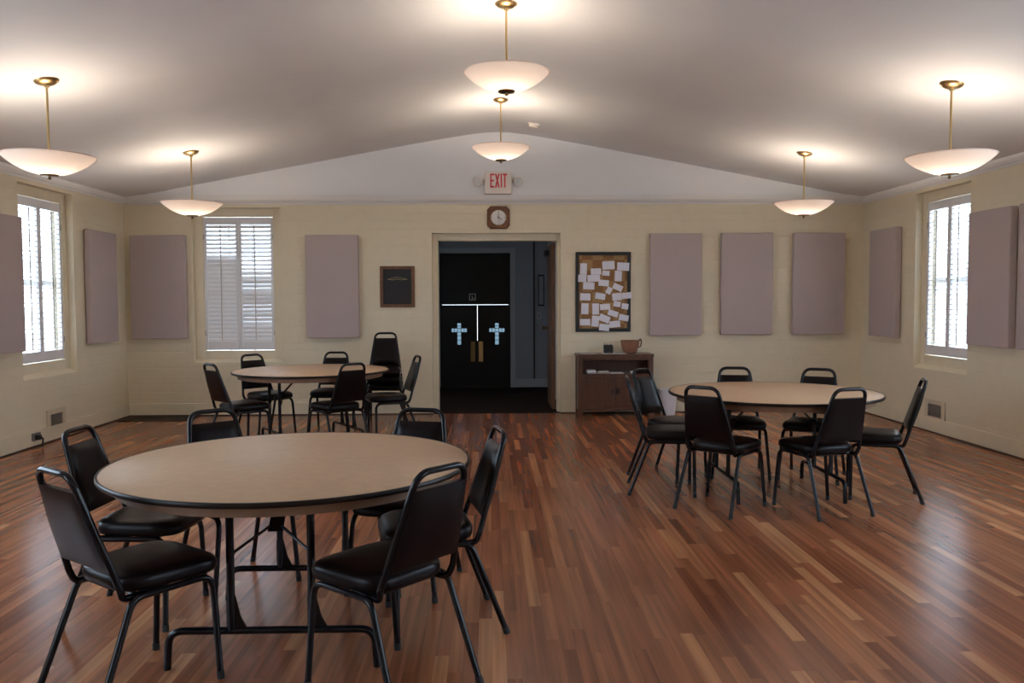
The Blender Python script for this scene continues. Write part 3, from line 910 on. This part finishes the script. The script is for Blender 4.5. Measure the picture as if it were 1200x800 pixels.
for s in (-1, 1):
    a, b = sorted((s * .002, s * (hw - .057)))
    bm = B(); z0, z1 = .103, .495; y = -hd + .004; st = .055
    box(bm, a, a + st, y, y + .02, z0, z1, .002); box(bm, b - st, b, y, y + .02, z0, z1, .002)
    box(bm, a + st, b - st, y, y + .02, z0, z0 + st, .002); box(bm, a + st, b - st, y, y + .02, z1 - st, z1, .002)
    box(bm, a + st, b - st, y + .008, y + .016, z0 + st, z1 - st)
    dr = new_obj('cabinet_door', bm, m_cab, cab)
    bm = B(); box(bm, s * .03 - .012, s * .03 + .012, y - .018, y, .275, .335, .004); new_obj('door_handle', bm, m_black, dr)

def stack(name, label, cat, loc, rz, layers, group=None):
    t = thing(name, label, cat, loc, rz, group)
    z = 0
    for (w, d, h, m, ox, a, part) in layers:
        bm = B(); box(bm, -w / 2, w / 2, -d / 2, d / 2, z, z + h, .0012, 1)
        bmesh.ops.rotate(bm, verts=bm.verts[:], cent=(0, 0, 0), matrix=Matrix.Rotation(a, 3, 'Z'))
        bmesh.ops.translate(bm, verts=bm.verts[:], vec=(ox, 0, 0))
        new_obj(part, bm, m, t); z += h
    return t
SHZ = .5225
def one(name, label, cat, loc, rz, w, d, h, m, group=None):
    bm = B(); box(bm, -w / 2, w / 2, -d / 2, d / 2, 0, h, min(.002, h * .3), 1)
    o = new_obj(name, bm, m); o.location = loc; o.rotation_euler = (0, 0, rz)
    return tag(o, label, cat, group)
yS = CYF + .12
one('book', 'grey blue book lying on cabinet shelf at left, lower of two', 'book', (1.235, yS, SHZ), .03, .115, .17, .022, m_book_a, 'books on the cabinet shelf')
one('paper_pad', 'white paper pad on the grey blue book at left of shelf', 'paper', (1.232, yS, SHZ + .022), -.02, .11, .16, .020, m_paper)
one('book', 'buff book lying on cabinet shelf, second from the left', 'book', (1.378, yS, SHZ), .05, .15, .16, .018, m_book_b, 'books on the cabinet shelf')
one('booklet', 'pale thin booklet on top of the buff book in the cabinet', 'booklet', (1.385, yS, SHZ + .018), -.05, .13, .15, .009, m_paper)
one('booklet', 'thin white booklet flat in the middle of the cabinet shelf', 'booklet', (1.545, yS - .02, SHZ), .02, .16, .15, .010, m_paper)
one('note_card', 'small white card box at right end of cabinet shelf', 'card', (1.735, yS - .06, SHZ), .1, .05, .06, .028, m_paper)
# on top of the cabinet
bm = B(); lathe(bm, [(0, 0), (.062, 0), (.078, .012), (.098, .06), (.110, .11), (.115, .155), (.118, .160), (.112, .162), (.106, .155), (.098, .10), (.08, .04), (0, .015)], 40)
bo = thing('clay_bowl', 'brown terracotta bowl with small side handle on the cabinet top', 'bowl', (1.72, 10.18, .762))
new_obj('bowl_body', bm, m_terra, bo, smooth=True)
bm = B(); tube(bm, fillet([(.108, -.01, .15), (.125, -.01, .185), (.140, -.01, .15), (.132, -.01, .09), (.104, -.01, .075)], .02, 5), .008, 8)
new_obj('bowl_handle', bm, m_terra_dark, bo, smooth=True)
pc = thing('pen_holder', 'black desk pen holder with a few pens on the cabinet', 'pen holder', (1.445, 10.14, .770))
bm = B()
for (a, b, c, d, e, f) in ((-.055, .055, -.035, -.031, 0, .085), (-.055, .055, .031, .035, 0, .10), (-.055, -.051, -.031, .031, 0, .095), (.051, .055, -.031, .031, 0, .095), (-.002, .002, -.031, .031, 0, .095), (-.055, .055, -.035, .035, 0, .004)):
    box(bm, a, b, c, d, e, f)
new_obj('holder', bm, m_black, pc)
for x, y, lx, h in ((-.035, .0, -.045, .125), (-.015, .01, -.01, .115), (.02, -.008, .03, .118), (.035, .012, .03, .105)):
    bm = B(); tube(bm, [(x, y, .006), (lx, y, h)], .0035, 8); new_obj('pen', bm, m_blackwood, pc)
one('note_pad', 'white pad of paper lying under the black pen holder', 'paper', (1.455, 10.13, .762), .04, .16, .12, .008, m_paper)
one('paper_sheet', 'loose white paper on cabinet top between pen holder and bowl', 'paper', (1.60, 10.10, .762), -.08, .12, .09, .005, m_paper, 'loose papers on the cabinet top')
one('paper_sheet', 'greyish loose papers at the left end of the cabinet top', 'paper', (1.20, 10.12, .762), .1, .18, .13, .004, m_book_a, 'loose papers on the cabinet top')

# wastebasket
wb = thing('wastebasket', 'white tapered plastic wastebasket on floor right of the cabinet', 'wastebasket', (2.20, 10.21, 0))
bm = B(); lathe(bm, [(0, 0), (.088, 0), (.090, .004), (.116, .300), (.112, .300), (.086, .010), (0, .008)], 40); new_obj('basket', bm, m_bin, wb, smooth=True)
bm = B(); lathe(bm, [(.112, .298), (.121, .297), (.123, .304), (.120, .312), (.112, .312), (.112, .298)], 40); new_obj('rolled_rim', bm, m_bin, wb, smooth=True)

# ------------------------------------------------------------------ corkboard and notes
BX0, BX1, BZ0, BZ1 = 1.067, 1.758, 1.024, 2.02
cb = thing('bulletin_board', 'black framed cork bulletin board covered with pinned white notes', 'bulletin board', ((BX0 + BX1) / 2, D, (BZ0 + BZ1) / 2))
w2, h2, fw = (BX1 - BX0) / 2, (BZ1 - BZ0) / 2, .042
bm = B()
box(bm, -w2, -w2 + fw, -.032, 0, -h2, h2, .004); box(bm, w2 - fw, w2, -.032, 0, -h2, h2, .004)
box(bm, -w2 + fw, w2 - fw, -.032, 0, -h2, -h2 + fw, .004); box(bm, -w2 + fw, w2 - fw, -.032, 0, h2 - fw, h2, .004)
new_obj('frame', bm, m_blackwood, cb)
bm = B(); box(bm, -w2 + fw, w2 - fw, -.016, 0, -h2 + fw, h2 - fw); new_obj('cork_panel', bm, m_cork, cb)
NOTES = [
 (172, 218, 58, 95, 1, 'tall white note at upper left of corkboard'),
 (383, 188, 104, 68, -3, 'widest white note in the top row of corkboard, right of middle'),
 (506, 200, 102, 68, 3, 'white note in the top right corner of corkboard'),
 (277, 240, 88, 52, -2, 'white note right of the tall upper left note'),
 (362, 255, 62, 42, 5, 'small white note under the widest top row note'),
 (467, 280, 60, 90, 2, 'tall white note hanging below the top right corner note'),
 (160, 298, 70, 62, 2, 'white note at left edge lapping onto corkboard frame'),
 (258, 298, 108, 58, -3, 'wide white note joined to the left edge note'),
 (343, 338, 88, 52, 4, 'white note in upper middle of corkboard, below small note'),
 (217, 362, 96, 60, 2, 'white note tucked beneath the wide left note'),
 (388, 402, 44, 58, 28, 'small strongly tilted white note at corkboard centre'),
 (462, 375, 84, 50, 24, 'tilted white note right of corkboard centre'),
 (187, 455, 88, 60, 2, 'white note alone at left edge, middle height'),
 (314, 450, 86, 52, 9, 'slightly tilted white note left of corkboard centre'),
 (455, 455, 80, 62, -5, 'white note right of centre touching the one crossing the frame'),
 (538, 445, 86, 52, -6, 'white note sticking out across the right frame'),
 (457, 517, 60, 46, 10, 'small white note, left of a pair at right side'),
 (522, 537, 58, 48, 8, 'small white note, right of a pair at right edge'),
 (183, 556, 62, 92, 2, 'tall white note at lower left edge of corkboard'),
 (275, 558, 58, 94, 0, 'tall white note beside the lower left edge one'),
 (355, 541, 86, 50, -4, 'white note with darker writing at lower middle'),
 (423, 597, 88, 48, 18, 'tilted white note at lower right of middle'),
 (512, 634, 82, 50, 10, 'white note at lower right edge of corkboard'),
 (185, 670, 88, 54, 0, 'white note in the bottom left corner of corkboard'),
 (272, 662, 62, 92, 5, 'tall white note in bottom row, second from left'),
 (350, 640, 92, 58, 22, 'tilted white note just above the lowest note'),
 (438, 688, 92, 54, -5, 'white note with dark scribbles in bottom row, right'),
 (346, 715, 86, 56, 6, 'lowest white note, lapping onto the bottom frame'),
]
for i, (px, py, w, h, a, lab) in enumerate(NOTES):
    x = BX0 + (px - 105) / (572 - 105) * (BX1 - BX0); z = BZ1 - (py - 75) / (752 - 75) * (BZ1 - BZ0)
    sx = (BX1 - BX0) / 467
    bm = B()
    ww, hh = w * sx / 2, h * sx / 2
    # slightly curled sheet
    nx = 4
    for side in (0, .0012):
        pass
    g = []
    for side in (0, 1):
        rows_ = []
        for jz in (0, 1, 2):
            rows_.append([bm.verts.new((-ww + 2 * ww * q / nx, -.0012 * side - .003 * (1 - jz / 2) ** 2, -hh + hh * jz)) for q in range(nx + 1)])
        g.append(rows_)
    for rows_ in g:
        for j in range(2):
            for q in range(nx): bm.faces.new((rows_[j][q], rows_[j][q + 1], rows_[j + 1][q + 1], rows_[j + 1][q]))
    for q in range(nx):
        for j in (0, 2): bm.faces.new((g[0][j][q], g[0][j][q + 1], g[1][j][q + 1], g[1][j][q]))
    for j in range(2):
        for q in (0, nx): bm.faces.new((g[0][j][q], g[0][j + 1][q], g[1][j + 1][q], g[1][j][q]))
    o = new_obj('paper_note', bm, m_note)
    near_frame = px - w / 2 < 133 or px + w / 2 > 545 or py + h / 2 > 724
    o.location = (x, D - (.0335 if near_frame else .0175) - .0016 * (i % 4), z)
    o.rotation_euler = (0, math.radians(a), 0)
    tag(o, lab, 'note', 'notes pinned on the corkboard')

# ------------------------------------------------------------------ plaque, clock, exit sign
pq = thing('wall_plaque', 'small wood framed black memorial plaque left of the doorway', 'plaque', (-1.155, D, 1.595))
w2, h2, fw = .2145, .256, .040
bm = B()
box(bm, -w2, -w2 + fw, -.03, 0, -h2, h2, .005); box(bm, w2 - fw, w2, -.03, 0, -h2, h2, .005)
box(bm, -w2 + fw, w2 - fw, -.03, 0, -h2, -h2 + fw, .005); box(bm, -w2 + fw, w2 - fw, -.03, 0, h2 - fw, h2, .005)
new_obj('frame', bm, m_frame_wood, pq)
bm = B(); box(bm, -w2 + fw, w2 - fw, -.014, 0, -h2 + fw, h2 - fw); new_obj('engraved_plate', bm, m_plaque, pq)
bm = B()
tube(bm, [(-.10 + .2 * k / 16, -.0145, .118 - .018 * math.sin(PI * k / 16) * -1 - .02) for k in range(17)], .0035, 6)
tube(bm, [(-.125 + .25 * k / 16, -.0145, .090 + .004 * math.cos(PI * k / 4)) for k in range(17)], .004, 6)
for zz in (.02, -.02, -.06, -.10): pass
new_obj('engraved_heading', bm, m_gold, pq)

ck = thing('wall_clock', 'octagonal wooden wall clock with white dial above the doorway', 'clock', (.106, D, 2.448))
def octa(r, c): return [(-r + c, -r), (r - c, -r), (r, -r + c), (r, r - c), (r - c, r), (-r + c, r), (-r, r - c), (-r, -r + c)]
bm = B()
# bevelled octagonal body with round opening
o1 = octa(.140, .042); o2 = octa(.128, .038)
a = [bm.verts.new((x, 0, z)) for x, z in o1]; b = [bm.verts.new((x, -.030, z)) for x, z in o1]; c = [bm.verts.new((x, -.042, z)) for x, z in o2]
for i in range(8):
    j = (i + 1) % 8
    bm.faces.new((a[i], a[j], b[j], b[i])); bm.faces.new((b[i], b[j], c[j], c[i]))
bm.faces.new(a)
a0_ = math.atan2(c[0].co.z, c[0].co.x) - 1.5 * 2 * PI / 32
ring = [bm.verts.new((.100 * math.cos(2 * PI * k / 32 + a0_), -.042, .100 * math.sin(2 * PI * k / 32 + a0_))) for k in range(32)]
ring2 = [bm.verts.new((v.co.x * .97, -.024, v.co.z * .97)) for v in ring]
for k in range(32):
    # nearest octagon edge split: 4 ring points for each octagon corner
    i = (k // 4) % 8; j = ((k + 1) // 4) % 8
    if i == j: bm.faces.new((ring[k], ring[(k + 1) % 32], c[i]))
    else: bm.faces.new((ring[k], ring[(k + 1) % 32], c[j], c[i]))
for k in range(32): bm.faces.new((ring[k], ring[(k + 1) % 32], ring2[(k + 1) % 32], ring2[k]))
new_obj('clock_case', bm, m_frame_wood, ck)
def rot_y(bm): bmesh.ops.rotate(bm, verts=bm.verts[:], cent=(0, 0, 0), matrix=Matrix.Rotation(PI / 2, 3, 'X'))
bm = B(); lathe(bm, [(0, .020), (.098, .020), (.098, .026), (0, .026)], 48); rot_y(bm); 
new_obj('dial', bm, m_clockface, ck)
bm = B()
for k in range(12):
    q = k * PI / 6; r0, r1 = (.072, .092) if k % 3 == 0 else (.080, .092)
    tube(bm, [(r0 * math.sin(q), -.0275, r0 * math.cos(q)), (r1 * math.sin(q), -.0275, r1 * math.cos(q))], .003 if k % 3 == 0 else .0018, 6)
new_obj('hour_marks', bm, m_black, ck)
def hand(name, deg, L, wd, y):
    q = math.radians(deg); bm = B()
    d = Vector((math.sin(q), 0, math.cos(q))); n = Vector((math.cos(q), 0, -math.sin(q)))
    p = [-d * .015 - n * wd, -d * .015 + n * wd, d * L + n * wd * .4, d * L - n * wd * .4]
    A = [bm.verts.new(v + Vector((0, y, 0))) for v in p]; Bv = [bm.verts.new(v + Vector((0, y - .002, 0))) for v in p]
    bm.faces.new(A); bm.faces.new(Bv)
    for i in range(4): bm.faces.new((A[i], A[(i + 1) % 4], Bv[(i + 1) % 4], Bv[i]))
    new_obj(name, bm, m_black, ck)
bm = B(); tube(bm, [(.098 * math.cos(2 * PI * k / 48), -.032, .098 * math.sin(2 * PI * k / 48)) for k in range(49)], .006, 8, caps=False)
new_obj('dial_ring', bm, m_dark_brass, ck, smooth=True)
hand('hour_hand', 118, .058, .0045, -.028); hand('minute_hand', 0, .080, .0035, -.031); hand('second_hand', 165, .075, .0012, -.0335)

ex = thing('exit_sign', 'white EXIT sign with red letters and two emergency lamps above doorway', 'exit sign', (.104, D, 2.868))
bm = B(); box(bm, -.166, .166, -.075, 0, -.135, .135, .010, 3); new_obj('sign_box', bm, m_signbox, ex, smooth=True, angle=35)
def letter(polys, ox):
    bm = B()
    for poly in polys: prism(bm, [(ox + x, .112 - .170 * (1 - z)) for x, z in poly], -.079, -.0745)
    new_obj('letter', bm, m_red, ex)
q4 = lambda a, b, c, d: [(a, c), (b, c), (b, d), (a, d)]
sw_ = .016
letter([q4(0, sw_, 0, 1), q4(sw_, .050, .88, 1), q4(sw_, .044, .44, .56), q4(sw_, .050, 0, .12)], -.098)
letter([[(0, 0), (.018, 0), (.060, 1), (.042, 1)], [(.042, 0), (.060, 0), (.018, 1), (0, 1)]], -.040)
letter([q4(0, sw_, 0, 1)], .031)
letter([q4(.019, .019 + sw_, 0, .88), q4(0, .054, .88, 1)], .056)
for s in (-1, 1):
    bm = B(); tube(bm, fillet([(s * .16, -.04, .035), (s * .195, -.04, .045), (s * .225, -.04, .02)], .02, 4), .012, 10)
    new_obj('lamp_arm', bm, m_signbox, ex, smooth=True)
    bm = B(); lathe(bm, [(0, .045), (.035, .04), (.056, .02), (.062, -.005), (.058, -.018), (.050, -.018), (.052, -.006), (0, -.004)], 28)
    bmesh.ops.rotate(bm, verts=bm.verts[:], cent=(0, 0, 0), matrix=Matrix.Rotation(-PI / 2 + .25, 3, 'X'))
    bmesh.ops.rotate(bm, verts=bm.verts[:], cent=(0, 0, 0), matrix=Matrix.Rotation(s * .35, 3, 'Z'))
    lh = new_obj('lamp_head', bm, m_signbox, ex, smooth=True); lh.location = (s * .250, -.062, .018)
    bm = B(); lathe(bm, [(0, -.022), (.03, -.020), (.049, -.012), (.049, -.006), (0, -.006)], 28)
    bmesh.ops.rotate(bm, verts=bm.verts[:], cent=(0, 0, 0), matrix=Matrix.Rotation(-PI / 2 + .25, 3, 'X'))
    bmesh.ops.rotate(bm, verts=bm.verts[:], cent=(0, 0, 0), matrix=Matrix.Rotation(s * .35, 3, 'Z'))
    new_obj('lens', bm, m_lens, lh, smooth=True)

# smoke detector on the ceiling
sx_, sy_ = .512, 9.72
sd = thing('smoke_detector', 'small round cream smoke detector on the ceiling near the ridge', 'smoke detector', (sx_, sy_, ceil_z(sx_)))
sd.rotation_euler = (0, math.atan(.188), 0)
bm = B(); lathe(bm, [(0, -.012), (.070, -.012), (.074, .004), (0, .004)], 32); new_obj('base_plate', bm, m_signbox, sd, smooth=True)
bm = B(); lathe(bm, [(0, -.045), (.030, -.044), (.048, -.036), (.056, -.012), (0, -.012)], 32); new_obj('sensor_cap', bm, m_signbox, sd, smooth=True)

# ------------------------------------------------------------------ wall vents, outlet, floor register
def wall_vent(label, loc, rz, w=.36, h=.235):
    t = thing('wall_vent', label, 'vent', loc, rz, 'wall vents near the floor')
    bm = B(); a, b = w / 2, h / 2; i, j = w * .33, h * .29
    box(bm, -a, -i, -.014, 0, -b, b, .004); box(bm, i, a, -.014, 0, -b, b, .004); box(bm, -i, i, -.014, 0, -b, -j, .004); box(bm, -i, i, -.014, 0, j, b, .004)
    new_obj('cover_plate', bm, m_vent, t)
    bm = B(); box(bm, -i, i, -.003, 0, -j, j); 
    for k in range(9):
        z = -j + (k + .5) * 2 * j / 9
        box(bm, -i, i, -.011, -.003, z - .0022, z + .0022)
    new_obj('slats', bm, m_ventdark, t)
wall_vent('cream wall vent low on the left wall below the window', (XL, 8.655, .205), PI / 2)
wall_vent('cream wall vent low on the right wall below the window', (XR, 8.62, .235), -PI / 2, .40, .16 + .07)
ot = thing('wall_outlet', 'dark outlet box with plugged cord low on the left wall', 'outlet', (XL + .018, 8.22, .10), PI / 2)
bm = B(); box(bm, -.06, .06, -.03, 0, -.035, .04, .004); new_obj('outlet_box', bm, m_steel, ot)
bm = B(); box(bm, -.045, -.005, -.075, -.03, -.025, .02, .005); new_obj('plug', bm, m_black, ot)
bm = B(); tube(bm, fillet([(-.025, -.07, -.005), (-.025, -.095, -.01), (-.028, -.085, -.094)], .02, 5), .008, 8); new_obj('cord', bm, m_black, ot, smooth=True)

rg = thing('floor_register', 'long dark bronze floor register in the far left corner', 'floor vent', (-4.02, 10.12, 0))
bm = B()
box(bm, -.42, .42, -.20, -.17, 0, .008); box(bm, -.42, .42, .17, .20, 0, .008); box(bm, -.42, -.39, -.17, .17, 0, .008); box(bm, .39, .42, -.17, .17, 0, .008)
new_obj('border', bm, m_register, rg)
bm = B(); box(bm, -.39, .39, -.17, .17, 0, .002)
for k in range(30):
    x = -.39 + .78 * (k + .5) / 30; box(bm, x - .006, x + .006, -.17, .17, .002, .007)
new_obj('grille', bm, m_register, rg)

# ------------------------------------------------------------------ daylight and camera
w = bpy.data.worlds.new('bright_overcast_sky'); S.world = w; w.use_nodes = True
bg = w.node_tree.nodes['Background']
bg.inputs[1].default_value = SKY_S
wn_ = w.node_tree; tcw = wn_.nodes.new('ShaderNodeTexCoord'); spw = wn_.nodes.new('ShaderNodeSeparateXYZ')
wn_.links.new(tcw.outputs['Generated'], spw.inputs[0])
rw = wn_.nodes.new('ShaderNodeValToRGB')          # overcast sky over pale ground
rw.color_ramp.elements[0].position = .47; rw.color_ramp.elements[0].color = (.46, .52, .56, 1)
rw.color_ramp.elements[1].position = .53; rw.color_ramp.elements[1].color = (*SKY, 1)
mz = wn_.nodes.new('ShaderNodeMapRange'); mz.inputs['From Min'].default_value = -1; mz.inputs['From Max'].default_value = 1
wn_.links.new(spw.outputs['Z'], mz.inputs['Value']); wn_.links.new(mz.outputs[0], rw.inputs['Fac'])
wn_.links.new(rw.outputs['Color'], bg.inputs[0])

f, pitch, yaw, roll, h = 972.05, .0497, .0259, .0039, 1.4226
cy_, sy_ = math.cos(yaw), math.sin(yaw); cp, sp_ = math.cos(pitch), math.sin(pitch); cr, sr = math.cos(roll), math.sin(roll)
fwd = Vector((sy_ * cp, cy_ * cp, -sp_)); up0 = Vector((sy_ * sp_, cy_ * sp_, cp)); r0 = Vector((cy_, -sy_, 0))
right = r0 * cr - up0 * sr; up = r0 * sr + up0 * cr
cam = bpy.data.cameras.new('camera'); co = bpy.data.objects.new('camera', cam); COL.objects.link(co)
cam.sensor_fit = 'HORIZONTAL'; cam.sensor_width = 36; cam.lens = f / 1200 * 36; cam.clip_start = .05
mw = Matrix((right, up, -fwd)).transposed().to_4x4(); mw.translation = (0, 0, h)
co.matrix_world = mw
S.camera = co
S.view_settings.view_transform = 'Standard'; S.view_settings.look = 'None'
S.view_settings.exposure = EXPO; S.view_settings.gamma = 1; S.view_settings.use_curve_mapping = False
S.cycles.use_denoising = True
S.cycles.max_bounces = 10; S.cycles.diffuse_bounces = 6; S.cycles.transparent_max_bounces = 12
S.cycles.sample_clamp_indirect = 8
